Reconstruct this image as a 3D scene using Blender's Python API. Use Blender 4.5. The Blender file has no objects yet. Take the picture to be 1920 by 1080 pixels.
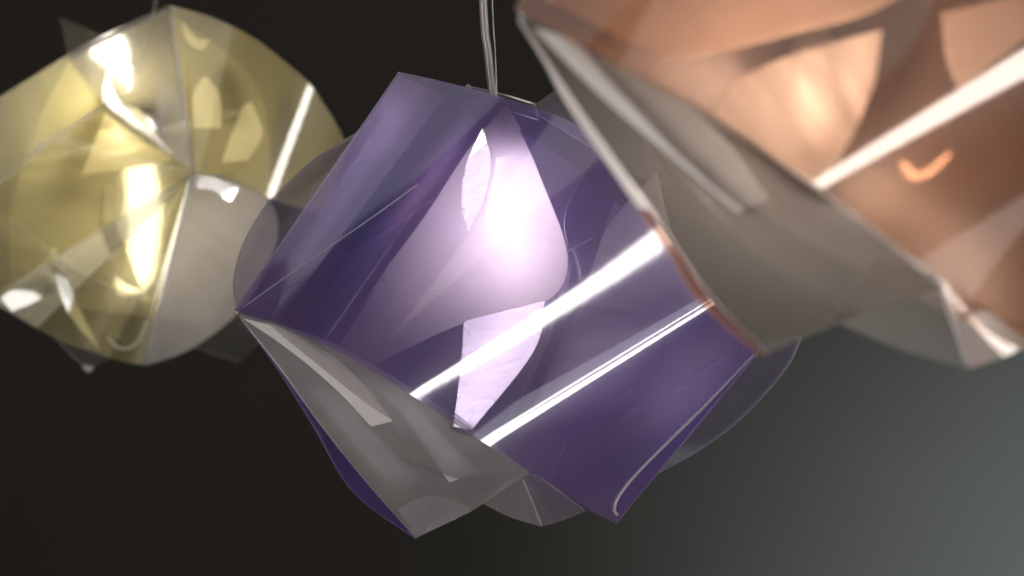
import bpy, math, random
from mathutils import Vector, Matrix

random.seed(7)
sc = bpy.context.scene
col = sc.collection

# ------------------------------------------------------------------ camera
F = 85.0
CAM = Vector((0.0, -1.18, 1.6))
cd = bpy.data.cameras.new('camera')
cam = bpy.data.objects.new('camera', cd)
col.objects.link(cam)
cam.location = CAM
cam.rotation_euler = (math.radians(90), 0, 0)
cd.lens = F
cd.sensor_width = 36
cd.clip_start = 0.02
cd.clip_end = 100
cd.dof.use_dof = True
cd.dof.focus_distance = 1.13
cd.dof.aperture_fstop = 7.5
sc.camera = cam

def px(x, y, Y):
    """photo pixel -> point at distance Y in front of the camera"""
    k = 36.0 / F / 1920.0
    return CAM + Vector(((x - 960) * k * Y, Y, -(y - 540) * k * Y))

# ------------------------------------------------------------------ world, lights, exposure
w = bpy.data.worlds.new('World')
sc.world = w
w.use_nodes = True
w.node_tree.nodes['Background'].inputs[0].default_value = (0.5, 0.5, 0.55, 1)
w.node_tree.nodes['Background'].inputs[1].default_value = 0.03

sc.view_settings.view_transform = 'Standard'
sc.view_settings.look = 'None'
sc.view_settings.exposure = 0
sc.view_settings.gamma = 1
sc.cycles.use_denoising = True
sc.cycles.max_bounces = 5
sc.cycles.transparent_max_bounces = 28
sc.cycles.transmission_bounces = 12
sc.cycles.sample_clamp_indirect = 6.0
sc.cycles.caustics_reflective = False

def look(o, target):
    o.rotation_euler = (Vector(target) - o.location).to_track_quat('-Z', 'Y').to_euler()

def strip_light(name, p0, p1, width, target, radiance, color=(1, .97, .93)):
    """a tube-like area lamp running from p0 to p1, facing the target"""
    p0 = Vector(p0); p1 = Vector(p1); target = Vector(target)
    mid = (p0 + p1) / 2
    xax = (p1 - p0).normalized()
    zax = (mid - target)
    zax = (zax - xax * zax.dot(xax)).normalized()
    yax = zax.cross(xax)
    l = bpy.data.lights.new(name, 'AREA')
    l.shape = 'RECTANGLE'
    l.size = (p1 - p0).length
    l.size_y = width
    l.energy = radiance * math.pi * l.size * l.size_y
    l.color = color
    o = bpy.data.objects.new(name, l)
    col.objects.link(o)
    o.matrix_world = Matrix.Translation(mid) @ Matrix((xax, yax, zax)).transposed().to_4x4()
    return o

def spot(name, loc, target, energy, angle, blend, color=(1, 1, 1), size=.05):
    l = bpy.data.lights.new(name, 'SPOT')
    l.energy = energy; l.spot_size = math.radians(angle); l.spot_blend = blend
    l.color = color; l.shadow_soft_size = size
    o = bpy.data.objects.new(name, l)
    col.objects.link(o)
    o.location = loc
    look(o, target)
    return o

# tube lamps of the room, mirrored as straight streaks in the bent sheets
strip_light('tube_lamp', (-.58, -1.63, 1.46), (-.28, -1.65, 1.95), .06, (0, 0, 1.6), 22)
strip_light('tube_lamp', (-.14, -1.53, .78), (.42, -1.48, .78), .15, (0, 0, 1.6), 16)
strip_light('tube_lamp', (-.14, -1.54, .87), (.42, -1.52, 1.08), .07, (0, 0, 1.6), 13)
strip_light('tube_lamp', (.12, -2.10, 1.94), (.68, -2.03, 2.14), .10, (.15, -.4, 1.65), 16)
strip_light('tube_lamp', (.93, -.24, 1.95), (.955, -.14, 1.50), .07, (-.14, .32, 1.69), 18)
# added soft fills, unseen: sheen from the upper left, brighter veils from the front
strip_light('fill_light', (-1.9, -.4, 2.9), (-.9, -1.3, 2.9), .35, (0, 0, 1.6), .7, (.93, .95, 1))
strip_light('fill_light', (-1.5, -2.0, 2.9), (.3, -2.6, 2.9), 1.0, (0, 0, 1.6), .8, (1, .97, .94))
strip_light('fill_light', (-.3, -2.2, .75), (1.1, -2.0, .95), .55, (0, 0, 1.6), 1.5, (.95, .97, 1))

# pool of light on the far wall, low on the right
spot('wall_spot', (2.0, 1.2, 0.2), (1.45, 3.2, 0.75), 290, 62, 1.0, (.77, .97, 1.08), .2)
spot('wall_wash', (1.2, 0.9, 2.9), (0.1, 3.2, 1.2), 2, 120, 1.0, (1.0, .95, .88), .2)

# ------------------------------------------------------------------ materials
def lin(r, g, b):
    f = lambda c: (c / 255 / 12.92) if c / 255 <= .04045 else ((c / 255 + .055) / 1.055) ** 2.4
    return (f(r), f(g), f(b), 1)

def film(name, tint, veil_col, veil, transl=.6, gloss=.05, rough=.05, bump=.0, bscale=(7, .8), fk=1.0, sheen=.018, gcol=(1, 1, 1), fade=None, col2=None):
    """thin plastic sheet: clear tinted body, a milky part that scatters, a glossy skin"""
    m = bpy.data.materials.new(name)
    m.use_nodes = True
    nt = m.node_tree; N = nt.nodes; L = nt.links
    N.clear()
    out = N.new('ShaderNodeOutputMaterial')
    tr = N.new('ShaderNodeBsdfTransparent'); tr.inputs[0].default_value = (*tint[:3], 1)
    di = N.new('ShaderNodeBsdfDiffuse'); di.inputs[0].default_value = (*veil_col[:3], 1)
    tl = N.new('ShaderNodeBsdfTranslucent'); tl.inputs[0].default_value = (*veil_col[:3], 1)
    m1 = N.new('ShaderNodeMixShader'); m1.inputs[0].default_value = transl
    L.new(di.outputs[0], m1.inputs[1]); L.new(tl.outputs[0], m1.inputs[2])
    m2 = N.new('ShaderNodeMixShader'); m2.inputs[0].default_value = veil
    L.new(tr.outputs[0], m2.inputs[1]); L.new(m1.outputs[0], m2.inputs[2])
    gl = N.new('ShaderNodeBsdfGlossy'); gl.inputs['Roughness'].default_value = rough
    gl.inputs[0].default_value = (*gcol, 1)
    lw = N.new('ShaderNodeLayerWeight'); lw.inputs[0].default_value = .12
    ma = N.new('ShaderNodeMath'); ma.operation = 'MULTIPLY_ADD'
    ma.inputs[1].default_value = .35 * fk; ma.inputs[2].default_value = gloss; ma.use_clamp = True
    L.new(lw.outputs['Fresnel'], ma.inputs[0])
    m3 = N.new('ShaderNodeMixShader')
    L.new(ma.outputs[0], m3.inputs[0]); L.new(m2.outputs[0], m3.inputs[1]); L.new(gl.outputs[0], m3.inputs[2])
    gs = N.new('ShaderNodeBsdfGlossy'); gs.inputs['Roughness'].default_value = .32
    gs.inputs[0].default_value = (*gcol, 1)
    m4 = N.new('ShaderNodeMixShader'); m4.inputs[0].default_value = sheen
    L.new(m3.outputs[0], m4.inputs[1]); L.new(gs.outputs[0], m4.inputs[2])
    L.new(m4.outputs[0], out.inputs[0])
    uv = N.new('ShaderNodeTexCoord')
    mp = N.new('ShaderNodeMapping'); mp.inputs['Scale'].default_value = (bscale[0], bscale[1], 1)
    no = N.new('ShaderNodeTexNoise'); no.inputs['Scale'].default_value = 1.0; no.inputs['Detail'].default_value = 1.0
    L.new(uv.outputs['UV'], mp.inputs[0]); L.new(mp.outputs[0], no.inputs['Vector'])
    if bump:
        bp = N.new('ShaderNodeBump'); bp.inputs['Strength'].default_value = bump; bp.inputs['Distance'].default_value = .004
        L.new(no.outputs['Fac'], bp.inputs['Height'])
        L.new(bp.outputs[0], gs.inputs['Normal'])
    # uneven milkiness of the sheet, faint
    mr = N.new('ShaderNodeMapRange'); mr.inputs[3].default_value = veil * .9; mr.inputs[4].default_value = min(1, veil * 1.1)
    mr.inputs[1].default_value = .3; mr.inputs[2].default_value = .7
    L.new(no.outputs['Fac'], mr.inputs[0]); L.new(mr.outputs[0], m2.inputs[0])
    if col2:   # dichroic film: the hue wanders between two purples along the bends
        n2 = N.new('ShaderNodeTexNoise'); n2.inputs['Scale'].default_value = 1; n2.inputs['Detail'].default_value = 1
        mp2 = N.new('ShaderNodeMapping'); mp2.inputs['Scale'].default_value = (6, 1.6, 1); mp2.inputs['Location'].default_value = (3.3, 1.7, 0)
        L.new(uv.outputs['UV'], mp2.inputs[0]); L.new(mp2.outputs[0], n2.inputs['Vector'])
        f2 = N.new('ShaderNodeMapRange'); f2.inputs[1].default_value = .35; f2.inputs[2].default_value = .65
        L.new(n2.outputs['Fac'], f2.inputs[0])
        mx = N.new('ShaderNodeMix'); mx.data_type = 'RGBA'
        mx.inputs[6].default_value = (*veil_col[:3], 1); mx.inputs[7].default_value = (*col2[:3], 1)
        L.new(f2.outputs[0], mx.inputs[0])
        L.new(mx.outputs[2], di.inputs[0]); L.new(mx.outputs[2], tl.inputs[0])
    if fade:   # milkiness thinned towards the edges, imitating glow and haze that fall off
        sp = N.new('ShaderNodeSeparateXYZ'); L.new(uv.outputs['UV'], sp.inputs[0])
        prev = mr.outputs[0]
        for k, (a0, a1, lo, *both) in enumerate(fade):
            f = N.new('ShaderNodeMapRange'); f.interpolation_type = 'SMOOTHSTEP'
            f.inputs[1].default_value = a0; f.inputs[2].default_value = a1; f.inputs[3].default_value = lo; f.inputs[4].default_value = 1
            src = sp.outputs[k]
            if both:
                pp = N.new('ShaderNodeMath'); pp.operation = 'PINGPONG'; pp.inputs[1].default_value = .5
                L.new(src, pp.inputs[0]); src = pp.outputs[0]
            L.new(src, f.inputs[0])
            mm = N.new('ShaderNodeMath'); mm.operation = 'MULTIPLY'
            L.new(prev, mm.inputs[0]); L.new(f.outputs[0], mm.inputs[1]); prev = mm.outputs[0]
        L.new(prev, m2.inputs[0])
    return m

def plain(name, color, rough=.5, emit=0, ecol=(1, 1, 1)):
    m = bpy.data.materials.new(name); m.use_nodes = True
    b = m.node_tree.nodes['Principled BSDF']
    b.inputs['Base Color'].default_value = (*color[:3], 1)
    b.inputs['Roughness'].default_value = rough
    if emit:
        b.inputs['Emission Color'].default_value = (*ecol, 1)
        b.inputs['Emission Strength'].default_value = emit
    return m

M = {}
M['purple'] = film('purple_film', (.89, .85, .925), (.34, .26, .72), .24, .60, .05, .05, col2=(.48, .30, .66))
M['haze_fade'] = film('haze_fading_film', (.96, .95, .97), (.90, .88, .93), .90, .2, .03, .3, 0, fade=((0, .35, 0, 1), (0, .35, 0, 1)))  # pale patches that stand in for hazy reflections
M['haze_half'] = film('haze_half_film', (.96, .95, .97), (.92, .90, .90), .85, .2, .03, .3, 0, fade=((0, .6, .15), (-.4, .5, .0)))  # milky grey reflection put into the colour, fading out
M['navy'] = film('navy_tinted_film', (.42, .39, .58), (.20, .15, .40), .07, .5, .03, .1, 0)  # for sheets that stand in for dark reflections
M['glaze'] = film('glossy_clear_pane', (.93, .92, .93), (.93, .91, .90), .50, .6, .50, .13, 0)
M['glaze_gold'] = film('glossy_gold_pane', (.95, .93, .84), (.97, .93, .78), .55, .6, .20, .2, 0)
M['glaze_peach'] = film('glossy_peach_pane', (.95, .9, .85), (.98, .94, .90), .93, .85, .05, .25, 0)
M['glaze_dim'] = film('glossy_dim_pane', (.93, .92, .93), (.93, .88, .84), .72, .55, .03, .25, 0)
M['lilac_veil'] = film('lilac_milky_film', (.90, .88, .93), (.66, .62, .70), .22, .5, .05, .05, .06)
M['peach_back'] = film('peach_back_film', (.92, .84, .79), (.60, .40, .30), .10, .5, .008, .4, 0, sheen=.005)
M['gold_soft'] = film('gold_soft_film', (.95, .92, .78), (.80, .72, .42), .26, .6, .06, .14, 0)
M['cream_soft'] = film('cream_soft_film', (.96, .94, .86), (.95, .90, .72), .50, .6, .12, .14, 0)
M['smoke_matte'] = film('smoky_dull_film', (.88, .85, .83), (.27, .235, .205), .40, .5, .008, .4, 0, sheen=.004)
M['smoke_thin'] = film('smoky_thin_film', (.93, .92, .91), (.60, .56, .52), .13, .5, .05, .08)
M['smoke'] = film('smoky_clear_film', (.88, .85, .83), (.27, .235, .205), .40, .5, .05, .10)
M['purple_deep'] = film('purple_deep_film', (.74, .68, .90), (.30, .22, .58), .30, .5, .05, .06, .15)
M['lilac_back'] = film('lilac_back_film', (.92, .88, .97), (.46, .36, .72), .13, .5, .03, .38, 0, sheen=.008, gcol=(.78, .66, .98))
M['lilac_clear'] = film('lilac_clear_film', (.93, .90, .97), (.62, .56, .78), .10, .5, .05, .05, .06)
M['clear'] = film('clear_film', (.97, .97, .97), (.72, .70, .68), .05, .5, .04, .04, .06)
M['grey_clear'] = film('grey_clear_film', (.92, .91, .91), (.90, .84, .83), .30, .6, .06, .07)
M['frost_white'] = film('frosted_white_film', (.95, .93, .95), (.95, .93, .93), .88, .6, .03, .3, 0)
M['opal'] = film('opal_film', (.95, .93, .95), (.82, .76, .80), .95, .95, .01, .4, 0, sheen=.005, fade=((.0, .5, .12), (-.1, .5, .42)))  # fading milkiness shapes the soft falloff of the bulb's glow
M['opal_gold'] = film('opal_gold_film', (.95, .93, .85), (.95, .90, .72), .92, .7, .02, .4, 0)
M['frost_soft'] = film('frosted_soft_film', (.95, .93, .97), (.86, .80, .92), .34, .6, .03, .3, 0)
M['peach'] = film('peach_film', (.84, .675, .565), (.54, .29, .185), .12, .55, .045, .05)
M['frost_peach'] = film('frosted_peach_film', (.97, .9, .84), (.95, .84, .75), .85, .6, .03, .3, 0)
M['gold'] = film('gold_film', (.95, .92, .78), (.74, .65, .36), .26, .55, .05, .05, .10)
M['frost_gold'] = film('frosted_gold_film', (.97, .95, .84), (.97, .93, .76), .85, .6, .03, .3, 0)
M['edge'] = film('cut_edge', (.95, .95, .95), (.9, .88, .92), .75, .6, .05, .2)
M['edge_dim'] = film('cut_edge_dim', (.95, .95, .95), (.75, .72, .70), .35, .6, .05, .2)
M['bulb'] = plain('frosted_bulb', (1, 1, 1), .4, 13.5, (1, .97, .91))
M['bulb_peach'] = plain('frosted_bulb_bright', (1, 1, 1), .4, 85, (1, .96, .92))
M['bulb_gold'] = plain('frosted_bulb_warm', (1, 1, 1), .4, 50, (1, .94, .82))
M['cord'] = film('clear_cord_sheath', (.95, .92, .9), (.85, .78, .72), .55, .5, .08, .15)
M['wire'] = plain('steel_wire', (.5, .5, .5), .3)
M['wire'].node_tree.nodes['Principled BSDF'].inputs['Metallic'].default_value = 1
M['holder'] = plain('white_holder', (.7, .68, .66), .4)

# the far wall
m = bpy.data.materials.new('dark_wall_paint'); m.use_nodes = True
nt = m.node_tree; b = nt.nodes['Principled BSDF']; b.inputs['Roughness'].default_value = .9
no = nt.nodes.new('ShaderNodeTexNoise'); no.inputs['Scale'].default_value = 3; no.inputs['Detail'].default_value = 6
cr_ = nt.nodes.new('ShaderNodeValToRGB')
cr_.color_ramp.elements[0].color = (.115, .100, .083, 1); cr_.color_ramp.elements[1].color = (.135, .119, .098, 1)
tc = nt.nodes.new('ShaderNodeTexCoord')
nt.links.new(tc.outputs['Object'], no.inputs['Vector'])
nt.links.new(no.outputs['Fac'], cr_.inputs[0]); nt.links.new(cr_.outputs[0], b.inputs['Base Color'])
M['wall'] = m

# ------------------------------------------------------------------ mesh helpers
def mesh_obj(name, verts, faces, mats, parent=None, midx=None, uvs=None, smooth=True):
    me = bpy.data.meshes.new(name)
    off = parent.location if parent else Vector((0, 0, 0))
    me.from_pydata([tuple(Vector(v) - off) for v in verts], [], faces)
    for mm in mats: me.materials.append(mm)
    if midx:
        me.polygons.foreach_set('material_index', midx)
    me.polygons.foreach_set('use_smooth', [smooth] * len(me.polygons))
    if uvs:
        ul = me.uv_layers.new(name='UVMap')
        for lp in me.loops: ul.data[lp.index].uv = uvs[lp.vertex_index]
    me.update()
    o = bpy.data.objects.new(name, me)
    col.objects.link(o)
    if parent: o.parent = parent
    return o

def catmull(P, per):
    """smooth curve through P, `per` steps for each span; P: list of Vectors"""
    n = len(P)
    if n == 2:
        return [P[0].lerp(P[1], i / per) for i in range(per + 1)]
    E = [P[0] * 2 - P[1]] + P + [P[-1] * 2 - P[-2]]
    out = []
    for i in range(n - 1):
        p0, p1, p2, p3 = E[i:i + 4]
        for k in range(per):
            t = k / per
            out.append(.5 * ((2 * p1) + (p2 - p0) * t + (2 * p0 - 5 * p1 + 4 * p2 - p3) * t * t + (3 * p1 - p0 - 3 * p2 + p3) * t ** 3))
    out.append(P[-1].copy())
    return out

class Lamp:
    def __init__(s, name, base, Y):
        s.Y = Y; s.k = Y * 36.0 / F / 1920.0
        s.root = bpy.data.objects.new(name, None)
        s.root.empty_display_size = .02
        col.objects.link(s.root)
        s.root.location = s.at(*base)
    def at(s, x, y, z=0):
        """photo pixel with a depth z towards the viewer, in the lamp's own millimetre-like units"""
        return px(x, y, s.Y - z * s.k)
    def planar(s, pts, zc, Q):
        """give outline pixels the depths of a flat pane tilted so that it mirrors the lamp at Q"""
        cx = sum(p[0] for p in pts) / len(pts); cy = sum(p[1] for p in pts) / len(pts)
        C = s.at(cx, cy, zc)
        n = ((CAM - C).normalized() + (Vector(Q) - C).normalized()).normalized()
        out = []
        for x, y_ in [p[:2] for p in pts]:
            d = px(x, y_, 1.0) - CAM
            Y = (C - CAM).dot(n) / d.dot(n)
            out.append((x, y_, (s.Y - Y) / s.k))
        return out
    def pane(s, name, A, B, zc, Q, mat, **kw):
        o = s.planar(A + B, zc, Q)
        return s.sheet(name, o[:len(A)], o[len(A):], mat, **kw)
    def sheet(s, name, A, B, mat, per=8, nv=14, th=.0007, bulge=0, edge='edge', parent=None):
        """bent sheet whose straight rulings join curve A to curve B point by point"""
        a = catmull([s.at(*p) for p in A], per); b = catmull([s.at(*p) for p in B], per)
        nu = len(a)
        G = []
        for i in range(nu):
            row = []
            for j in range(nv + 1):
                t = j / nv
                p = a[i].lerp(b[i], t)
                if bulge:
                    u = i / (nu - 1)
                    d = (CAM - p).normalized()
                    p = p + d * (bulge * s.k * 16 * t * (1 - t) * u * (1 - u))
                row.append(p)
            G.append(row)
        nor = []
        for i in range(nu):
            row = []
            for j in range(nv + 1):
                du = G[min(i + 1, nu - 1)][j] - G[max(i - 1, 0)][j]
                dv = G[i][min(j + 1, nv)] - G[i][max(j - 1, 0)]
                n = du.cross(dv)
                if n.length < 1e-12: n = CAM - G[i][j]
                n.normalize()
                row.append(n)
            nor.append(row)
        V = []; UV = []
        for sgn in (.5, -.5):
            for i in range(nu):
                for j in range(nv + 1):
                    V.append(G[i][j] + nor[i][j] * th * sgn); UV.append((i / (nu - 1), j / nv))
        W = nv + 1; H = nu * W
        fs = []; mi = []
        for i in range(nu - 1):
            for j in range(nv):
                q = (i * W + j, (i + 1) * W + j, (i + 1) * W + j + 1, i * W + j + 1)
                fs.append(q); mi.append(0)
                fs.append(tuple(H + v for v in reversed(q))); mi.append(0)
        loop = [i * W for i in range(nu)] + [(nu - 1) * W + j for j in range(1, W)] + \
               [i * W + nv for i in range(nu - 2, -1, -1)] + [j for j in range(nv - 1, 0, -1)]
        # rim with its own vertices so the cut edge stays crisp
        base = len(V)
        for v in loop:
            V.append(V[v].copy()); UV.append(UV[v])
        for v in loop:
            V.append(V[H + v].copy()); UV.append(UV[v])
        n = len(loop)
        for k in range(n):
            k2 = (k + 1) % n
            fs.append((base + k, base + n + k, base + n + k2, base + k2)); mi.append(1)
        o = mesh_obj(name, V, fs, [M[mat], M[edge]], s.root, mi, UV)
        s.last = (G, nor)
        return o
    def tube(s, name, P, r, mat, per=6, seg=10):
        c = catmull([s.at(*p) for p in P], per)
        V = []; fs = []
        for i, p in enumerate(c):
            d = (c[min(i + 1, len(c) - 1)] - c[max(i - 1, 0)]).normalized()
            x = d.cross(Vector((0, 1, 0.01))).normalized(); y = d.cross(x)
            for k in range(seg):
                a = 2 * math.pi * k / seg
                V.append(p + (x * math.cos(a) + y * math.sin(a)) * r)
        for i in range(len(c) - 1):
            for k in range(seg):
                fs.append((i * seg + k, i * seg + (k + 1) % seg, (i + 1) * seg + (k + 1) % seg, (i + 1) * seg + k))
        fs.append(tuple(range(seg))[::-1]); fs.append(tuple((len(c) - 1) * seg + k for k in range(seg)))
        return mesh_obj(name, V, fs, [M[mat]], s.root)
    def lathe(s, name, c, axis, prof, mat, seg=20):
        """turned body: prof = (distance along axis, radius) in metres from point c"""
        c = s.at(*c); ax = Vector(axis).normalized()
        x = ax.orthogonal().normalized(); y = ax.cross(x)
        V = []; fs = []
        for h, r in prof:
            for k in range(seg):
                a = 2 * math.pi * k / seg
                V.append(c + ax * h + (x * math.cos(a) + y * math.sin(a)) * r)
        for i in range(len(prof) - 1):
            for k in range(seg):
                fs.append((i * seg + k, i * seg + (k + 1) % seg, (i + 1) * seg + (k + 1) % seg, (i + 1) * seg + k))
        fs.append(tuple(range(seg))[::-1]); fs.append(tuple((len(prof) - 1) * seg + k for k in range(seg)))
        return mesh_obj(name, V, fs, [M[mat]], s.root)

BULB = [(-.022, .002), (-.020, .007), (-.012, .0105), (0, .0115), (.010, .0095), (.018, .006), (.024, .0045)]
HOLDER = [(.024, .0075), (.026, .010), (.050, .010), (.052, .0085), (.060, .006)]

# ------------------------------------------------------------------ the wall behind
wy = 3.2
wall = mesh_obj('wall', [(-6, wy, -2), (6, wy, -2), (6, wy, 5), (-6, wy, 5), (-6, wy + .1, -2), (6, wy + .1, -2), (6, wy + .1, 5), (-6, wy + .1, 5)],
                [(0, 1, 2, 3), (5, 4, 7, 6), (1, 5, 6, 2), (4, 0, 3, 7), (3, 2, 6, 7), (4, 5, 1, 0)], [M['wall']], smooth=False)
wall['kind'] = 'structure'

GROUP = 'pendant lamps of bent plastic sheets'
def tag(o, label, cat, group):
    o['label'] = label; o['category'] = cat; o['group'] = group

# ------------------------------------------------------------------ purple lamp
T1 = (-.43, -1.64, 1.705); T4 = (.40, -2.065, 2.04)
p = Lamp('pendant_lamp', (1015, 985, -60), 1.18)
tag(p.root, 'purple pendant lamp of bent translucent sheets hanging from a clear cord', 'pendant lamp', GROUP)
p.sheet('front_sheet',
    [(440,582,30),(535,612,105),(620,652,152),(700,697,185),(770,740,205),(910,832,212),(1030,908,172),(1155,982,105)],
    [(748,135,30),(850,158,90),(955,187,150),(1110,255,215),(1250,440,258),(1340,568,266),(1385,612,212),(1425,655,120)], 'purple', per=10, nv=20)
PF = p.last
p.sheet('rolled_edge', [(1412,664,122),(1320,762,126),(1205,876,126),(1162,928,124),(1153,960,118)],
        [(1427,656,104),(1338,765,100),(1236,884,98),(1188,938,98),(1160,980,100)], 'purple', edge='edge_dim')
p.tube('lip_highlight', [(1412,664,124),(1320,762,128),(1205,876,128),(1162,928,127),(1152,955,122),(1158,966,116)], .0008, 'edge')  # pale tube drawn as the highlight along the rolled edge
p.sheet('dark_band_flap', [(520,604,70),(570,630,90),(627,655,96)], [(850,160,70),(905,173,85),(948,190,88)], 'navy', edge='edge_dim')  # dark sheet added for the dark band reflected in the front sheet
p.sheet('dark_band_flap', [(572,630,96),(600,645,104),(629,655,104)], [(900,172,92),(925,180,96),(950,190,96)], 'navy', edge='edge_dim')  # narrower dark sheet, softens the side of that reflected band
p.tube('seam', [(455,577,44),(560,502,100),(680,420,150),(783,346,178)], .00028, 'edge')
p.sheet('back_sheet', [(442,584,0),(640,740,-210),(820,850,-260),(1150,976,10)], [(748,140,0),(1000,260,-220),(1200,420,-250),(1420,655,10)], 'lilac_back', edge='edge_dim')
p.sheet('side_panel', [(445,588,24),(438,530,-10),(452,468,-35),(482,408,-55),(520,363,-70),(588,300,-90),(668,250,-100)],
        [(445,580,26),(490,512,24),(535,446,22),(575,388,20),(610,337,18),(645,287,16),(676,242,14)], 'lilac_veil')
p.sheet('lower_panel', [(446,592,26),(520,682,0),(600,792,-30),(690,905,-60),(781,1008,-80)],
        [(450,590,24),(585,690,50),(690,785,48),(795,875,20),(884,958,-20)], 'grey_clear', edge='edge_dim')
p.sheet('lower_panel', [(450,590,24),(585,690,50),(690,785,48),(795,875,20),(884,958,-20)],
        [(452,588,24),(620,642,140),(770,728,180),(900,815,160),(994,886,60)], 'grey_clear', edge='edge_dim')
p.pane('highlight_strip', [(458,597),(545,622),(630,672),(690,730),(736,790)], [(458,599),(520,640),(585,690),(645,745),(696,800)], 70, T1, 'glaze_dim', edge='edge_dim')  # pale strip added for the bright reflection in the lower panel
p.sheet('corner_panel', [(746,956,-85),(775,938,-82),(812,930,-76),(874,950,-52)], [(779,1004,-90),(800,998,-86),(830,985,-80),(884,958,-55)], 'frost_soft', edge='edge_dim')
p.pane('highlight_strip', [(715,735),(790,830),(842,905)], [(765,735),(842,825),(900,885)], 20, T1, 'haze_fade', edge='clear')  # soft light streak built as a fading strip
p.sheet('highlight_strip', [(540,690,-30),(640,820,-60),(740,940,-90)], [(640,720,-20),(720,820,-40),(810,910,-60)], 'haze_fade', edge='clear')  # another pale strip added as haze behind the lower panel
p.sheet('violet_flap', [(450,594,20),(520,684,-2),(600,794,-32),(690,907,-62),(781,1009,-82)],
        [(450,596,18),(515,684,-20),(588,800,-60),(662,922,-90),(780,1011,-90)], 'purple_deep')
p.sheet('bottom_panel', [(905,943,-40),(955,968,-55),(1015,987,-60)], [(950,905,0),(965,900,-10),(980,895,-20)], 'grey_clear')
p.sheet('bottom_panel', [(1015,987,-60),(1055,975,-50),(1098,957,-30)], [(980,895,-20),(990,890,-20),(1010,893,0)], 'lilac_veil')
p.tube('seam', [(981,899,-16),(998,940,-38),(1015,985,-56)], .0006, 'edge')
p.sheet('side_panel', [(1503,632,-60),(1475,690,-55),(1400,775,-40),(1320,838,-20),(1225,892,10)],
        [(1427,650,100),(1380,708,100),(1330,768,100),(1280,828,98),(1220,900,96)], 'lilac_clear')
p.sheet('top_panel', [(992,205,-60),(1060,157,-120),(1130,118,-160)], [(1130,290,60),(1200,330,20),(1260,350,-40)], 'lilac_veil', edge='edge_dim')
p.sheet('top_panel', [(872,160,-10),(940,176,-20),(1003,195,-30)], [(860,190,20),(940,205,20),(1010,225,10)], 'clear')
p.tube('clip_glint', [(874,166,-8),(878,159,-8),(884,166,-8)], .0006, 'edge')
# inside: sheets added to stand in for glow, reflections and dark bands
p.sheet('glow_diffuser', [(628,652,95),(720,510,112),(800,400,122),(880,278,122),(950,195,100)], [(690,690,105),(864,608,122),(1020,568,118),(1064,480,112),(1000,300,92)], 'opal', edge='edge_dim', bulge=10)  # sheet added to spread the bulb's light into a soft glow
p.pane('highlight_pane', [(870,602),(864,690),(850,800)], [(1022,564),(1000,660),(885,806)], 140, T1, 'glaze')  # white reflected polygon built as a mirroring pane
p.pane('highlight_leaf', [(905,240),(874,310),(866,380),(879,436)], [(905,240),(920,300),(910,370),(879,436)], 150, T1, 'glaze', edge='edge')  # leaf-shaped highlight built as a mirroring pane
p.sheet('dark_band_fin', [(1125,275,60),(1060,400,90),(1068,520,110),(1005,690,120),(945,800,120)], [(1165,340,40),(1130,440,70),(1090,560,80),(1030,690,90),(990,790,90)], 'navy', edge='edge_dim')  # dark ribbon added in place of a dark reflection
p.sheet('highlight_pane', [(1090,570,60),(1110,490,60),(1150,410,60),(1232,320,50)], [(1300,600,70),(1320,560,70),(1300,500,70),(1258,440,60)], 'haze_half', edge='clear')  # milky grey reflection added as a fading pane
p.sheet('highlight_pane', [(960,820,70),(1020,700,60),(1090,600,50)], [(1200,760,60),(1260,650,60),(1290,580,60)], 'haze_fade', edge='clear')  # whitish cloud of reflected light added as a fading pane
p.sheet('highlight_pane', [(500,540,-20),(580,420,-20),(700,230,-20)], [(600,560,10),(700,420,20),(800,240,20)], 'haze_fade', edge='clear')  # pale haze added behind the left of the front sheet
def on_front(pts, back=5):
    out = []
    for x, y_ in pts:
        best = min((((960 + (g.x - CAM.x) / (g.y - CAM.y) / (36 / F / 1920) - x) ** 2 + (540 - (g.z - CAM.z) / (g.y - CAM.y) / (36 / F / 1920) - y_) ** 2), g.y) for row in PF[0] for g in row)
        out.append((x, y_, (p.Y - (best[1] - CAM.y)) / p.k - back))
    return out
for c_ in ([(768,568),(815,547),(868,532)], [(1062,472),(1112,446)], [(1155,790),(1270,720),(1392,640)], [(1150,800),(1280,728),(1396,655)], [(1060,830),(1046,868),(1034,893)]):
    p.tube('crease_glint', on_front(c_), .00016, 'edge')  # pale tubes for creases and scratches, and one short painted glint
p.lathe('bulb', (955,430,38), (-0.05, -.1, 1), [(h * 1.5, r_) for h, r_ in BULB], 'bulb')
p.lathe('lamp_holder', (955,430,38), (-0.05, -.1, 1), [(h * .55 + .022, r_ * .8) for h, r_ in HOLDER], 'holder')
p.tube('cord', [(880,-500,-5),(903,0,-5),(912,95,-5),(926,200,-5),(955,300,-5)], .0013, 'cord')
p.tube('cord', [(888,-500,0),(909,0,0),(918,95,0),(931,200,0),(958,300,0)], .0011, 'cord')
p.tube('steel_wire', [(905,-500,-5),(923,0,-5),(928,90,-5),(932,200,-5)], .0003, 'wire')

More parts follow.
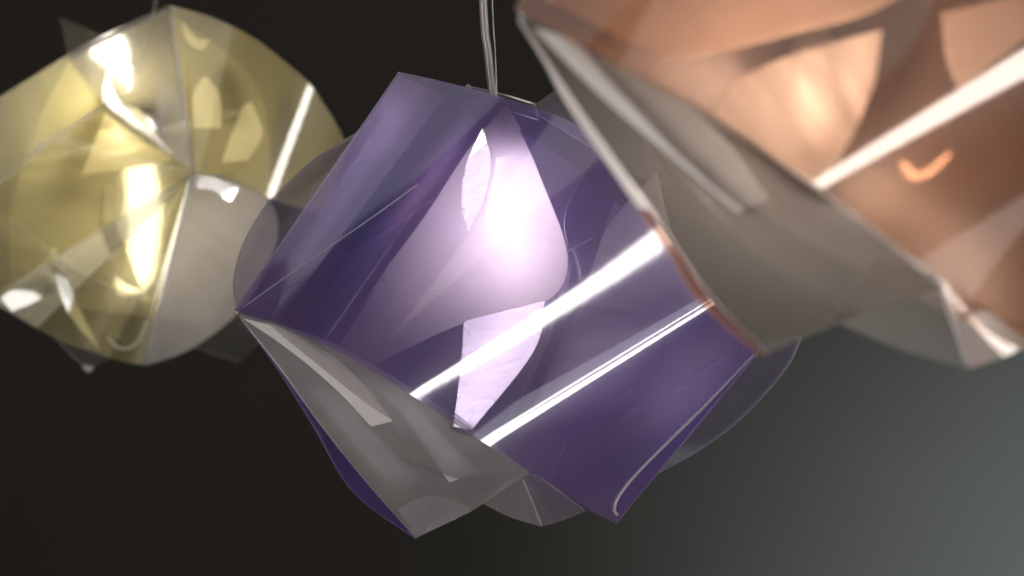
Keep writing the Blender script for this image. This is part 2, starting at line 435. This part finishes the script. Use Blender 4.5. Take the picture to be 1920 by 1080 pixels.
# ------------------------------------------------------------------ peach lamp
q = Lamp('pendant_lamp', (1815, 690, -60), 0.80)
tag(q.root, 'peach copper pendant lamp of bent sheets in front of the purple lamp', 'pendant lamp', GROUP)
q.sheet('front_sheet',
    [(965,18,30),(1100,95,140),(1230,165,210),(1370,245,260),(1530,348,290),(1700,475,285),(1870,600,238),(2040,715,160)],
    [(1330,-560,30),(1480,-530,110),(1640,-480,180),(1880,-330,240),(2180,-20,280),(2300,110,275),(2370,200,232),(2440,290,160)], 'peach', per=10, nv=20)
QF = q.last
q.sheet('back_sheet', [(970,24,20),(1300,300,-210),(1560,480,-260),(2030,708,200)], [(1335,-555,20),(1700,-350,-220),(2000,-100,-250),(2435,288,200)], 'peach_back', edge='edge_dim')
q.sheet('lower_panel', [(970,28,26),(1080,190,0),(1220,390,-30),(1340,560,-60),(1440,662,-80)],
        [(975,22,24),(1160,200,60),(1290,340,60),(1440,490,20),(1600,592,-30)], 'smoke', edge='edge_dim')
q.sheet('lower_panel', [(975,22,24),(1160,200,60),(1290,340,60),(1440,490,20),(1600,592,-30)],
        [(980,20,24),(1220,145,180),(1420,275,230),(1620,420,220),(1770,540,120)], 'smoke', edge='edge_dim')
q.pane('highlight_strip', [(1003,52),(1130,92),(1260,175),(1360,265),(1440,372)], [(1006,60),(1110,165),(1200,245),(1290,320),(1385,400)], 90, T4, 'glaze_dim', edge='edge_dim')  # pale strip added for the bright beige reflection
q.sheet('edge_flap', [(975,35,20),(1030,115,9),(1078,192,-2),(1150,295,-17),(1218,392,-32)],
        [(970,35,18),(1018,112,-2),(1058,186,-20),(1128,290,-40),(1198,390,-55)], 'glaze_dim')
q.sheet('edge_flap', [(1218,392,-32),(1280,480,-47),(1338,562,-62),(1440,664,-82)],
        [(1198,390,-55),(1258,480,-72),(1312,565,-90),(1428,668,-90)], 'peach')
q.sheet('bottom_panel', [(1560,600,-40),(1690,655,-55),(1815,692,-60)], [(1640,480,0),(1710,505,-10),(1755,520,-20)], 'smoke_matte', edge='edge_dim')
q.sheet('bottom_panel', [(1815,692,-60),(1890,665,-50),(1980,620,-30)], [(1755,520,-20),(1790,540,-20),(1850,580,0)], 'peach')
q.tube('seam', [(1757,522,-16),(1785,600,-38),(1815,690,-56)], .0009, 'edge')
q.pane('clip_glint', [(1688,303),(1698,330),(1722,338),(1756,321),(1784,288)], [(1702,303),(1711,318),(1727,322),(1750,309),(1778,284)], 170, T4, 'glaze')  # hook-shaped glint built as a mirroring pane, not a fastener
q.pane('highlight_pane', [(1340,215),(1368,160),(1480,105),(1655,55)], [(1420,270),(1530,345),(1590,270),(1640,160)], 150, T4, 'glaze_peach')  # cream reflection built as a pale pane lit by the bulb
q.pane('highlight_pane', [(1765,25),(1775,110),(1800,170)], [(2000,-30),(1960,40),(1860,120)], 150, T4, 'glaze_peach')  # second bright reflection built as a pale pane
q.sheet('glow_diffuser', [(1020,0,60),(1240,-120,100),(1400,-240,120),(1560,-280,110),(1700,-200,90)], [(1250,110,60),(1380,90,110),(1500,60,130),(1640,20,120),(1760,-60,90)], 'frost_peach', edge='edge_dim', bulge=20)  # sheet added to catch the bulb's light as a glow
q.lathe('bulb', (1522,205,-40), (0.1, .6, .6), [(h * .6, r_ * .75) for h, r_ in BULB], 'bulb_peach')
q.lathe('lamp_holder', (1522,205,-40), (0.1, .6, .6), [(h * .7 - .003, r_ * .8) for h, r_ in HOLDER], 'holder')
q.tube('cord', [(1560,-1300,-5),(1600,-700,-5),(1640,-330,-5)], .0013, 'cord')

# ------------------------------------------------------------------ yellow lamp
y = Lamp('pendant_lamp', (270, 685, 60), 1.52)
tag(y.root, 'yellow gold pendant lamp whose sheets meet in a star point', 'pendant lamp', GROUP)
S = (362, 322, 130)
y.sheet('upper_sheet', [(318,10,60),(400,34,75),(480,75,70),(540,122,50),(580,158,30),(625,225,-5),(650,275,-30)],
        [S,(368,322,131),(400,328,125),(450,345,105),(508,372,70),(560,390,30),(610,400,-10)], 'gold', per=8)
YF = y.last
y.sheet('upper_panel', [(318,10,60),(220,55,40),(125,105,10)], [S,(290,278,115),(200,215,60)], 'smoke_thin', edge='edge_dim')
y.tube('seam', [(318,12,64),(342,165,105),(362,320,134)], .0008, 'edge')
y.sheet('lower_panel', [(366,326,130),(430,332,120),(505,378,60),(520,440,20),(490,520,0),(440,592,0),(355,655,20),(270,686,60)],
        [S,(362,330,128),(360,340,126),(352,370,120),(342,410,112),(325,470,100),(300,570,80),(270,685,60)], 'grey_clear', edge='edge_dim')
y.sheet('lower_sheet', [S,(361,323,130),(360,324,130),(359,325,130),(358,326,130)], [(200,200,60),(100,268,80),(0,345,70),(-80,430,60),(-30,565,30)], 'gold_soft')
y.sheet('lower_sheet', [(358,326,130),(357,329,130),(356,331,129)], [(-30,565,30),(15,582,20),(70,615,20)], 'cream_soft')
y.sheet('lower_sheet', [(356,331,129),(355,333,129),(354,335,129),(353,338,128),(352,340,128)], [(70,615,20),(100,630,45),(130,645,60),(165,656,60),(205,670,40)], 'gold_soft')
y.sheet('lower_sheet', [(352,340,128),(354,336,128),(357,330,129)], [(205,670,40),(240,680,62),(272,684,60)], 'gold')
y.pane('highlight_pane', [(2,560),(50,517),(100,470)], [(22,584),(72,562),(118,520)], 35, T1, 'glaze_gold', edge='edge_dim')  # bright end of the cream band added as a glossy pane
y.pane('highlight_pane', [(364,331),(400,333),(447,352)], [(366,352),(400,358),(432,378)], 95, T1, 'glaze', edge='edge_dim')  # white arc of light near the star point added as a pane
y.tube('crease_glint', [(202,632,70),(222,652,70),(248,650,72),(264,630,74),(276,600,78)], .0011, 'frost_gold')  # hook-shaped highlight drawn as a pale tube
y.sheet('lower_panel', [(272,684,58),(205,670,40),(100,630,20),(0,575,0),(-60,540,-10)], [(300,560,70),(220,540,80),(130,500,70),(60,440,50),(0,400,40)], 'clear')
y.tube('seam', [(361,326,134),(325,480,102),(271,684,64)], .0009, 'edge')
y.sheet('side_sheet', [(125,105,8),(60,145,0),(0,182,-10),(-80,230,-20)], [(200,200,60),(100,268,70),(0,345,60),(-80,405,50)], 'gold_soft')
y.tube('seam', [(198,196,62),(80,274,76),(0,342,64),(-80,402,54)], .0008, 'edge')
y.sheet('back_sheet', [(130,112,0),(60,260,-160),(20,400,-160),(20,560,-10)], [(310,20,40),(480,160,-200),(500,380,-200),(400,610,-20)], 'gold_soft', edge='edge_dim')
y.sheet('top_panel', [(112,35,-60),(150,50,-50),(190,68,-30)], [(128,106,0),(160,88,10),(200,66,20)], 'clear', edge='edge_dim')
y.sheet('bottom_panel', [(98,628,15),(130,662,5),(165,693,0)], [(150,600,30),(190,640,30),(208,672,35)], 'clear')
y.tube('clip_glint', [(158,686,4),(166,694,2),(172,688,4)], .0016, 'edge')
y.sheet('bottom_panel', [(335,640,-60),(395,662,-80),(447,678,-90)], [(400,580,-20),(430,585,-30),(490,640,-60)], 'clear')
# inside the yellow lamp: panes added for its glow and crescent highlights
TY = T1
y.pane('highlight_pane', [(203,192),(172,280),(150,330)], [(262,205),(300,262),(330,300)], 20, TY, 'opal_gold')  # pane added in front of the bulb for the cream glow

y.pane('highlight_leaf', [(195,345),(196,430),(222,520),(268,545)], [(218,345),(228,430),(250,505),(268,545)], 72, TY, 'glaze_gold')  # crescent highlight built as a mirroring pane, as are the next leaves
y.pane('highlight_leaf', [(98,465),(105,520),(130,590),(190,660)], [(104,465),(125,520),(150,580),(190,660)], 50, TY, 'glaze_gold')
y.pane('highlight_leaf', [(455,200),(432,260),(415,305)], [(470,190),(492,250),(465,300)], 20, TY, 'glaze_gold')
y.pane('highlight_leaf', [(362,240),(362,180),(380,145)], [(415,240),(412,180),(390,145)], 60, TY, 'glaze_gold')
y.pane('highlight_leaf', [(338,35),(350,75),(378,94),(396,72)], [(338,35),(362,65),(378,74),(396,72)], 40, TY, 'glaze_gold')
y.pane('highlight_leaf', [(205,120),(195,190),(235,260)], [(207,120),(225,190),(330,290)], 50, TY, 'glaze')
y.lathe('bulb', (245,250,-70), (0.1, 1, .15), BULB, 'bulb_gold')
y.lathe('lamp_holder', (245,250,-70), (0.1, 1, .15), HOLDER, 'holder')
y.tube('cord', [(275,-500,-40),(288,-40,-40),(290,10,-40),(240,170,-80)], .0006, 'wire')
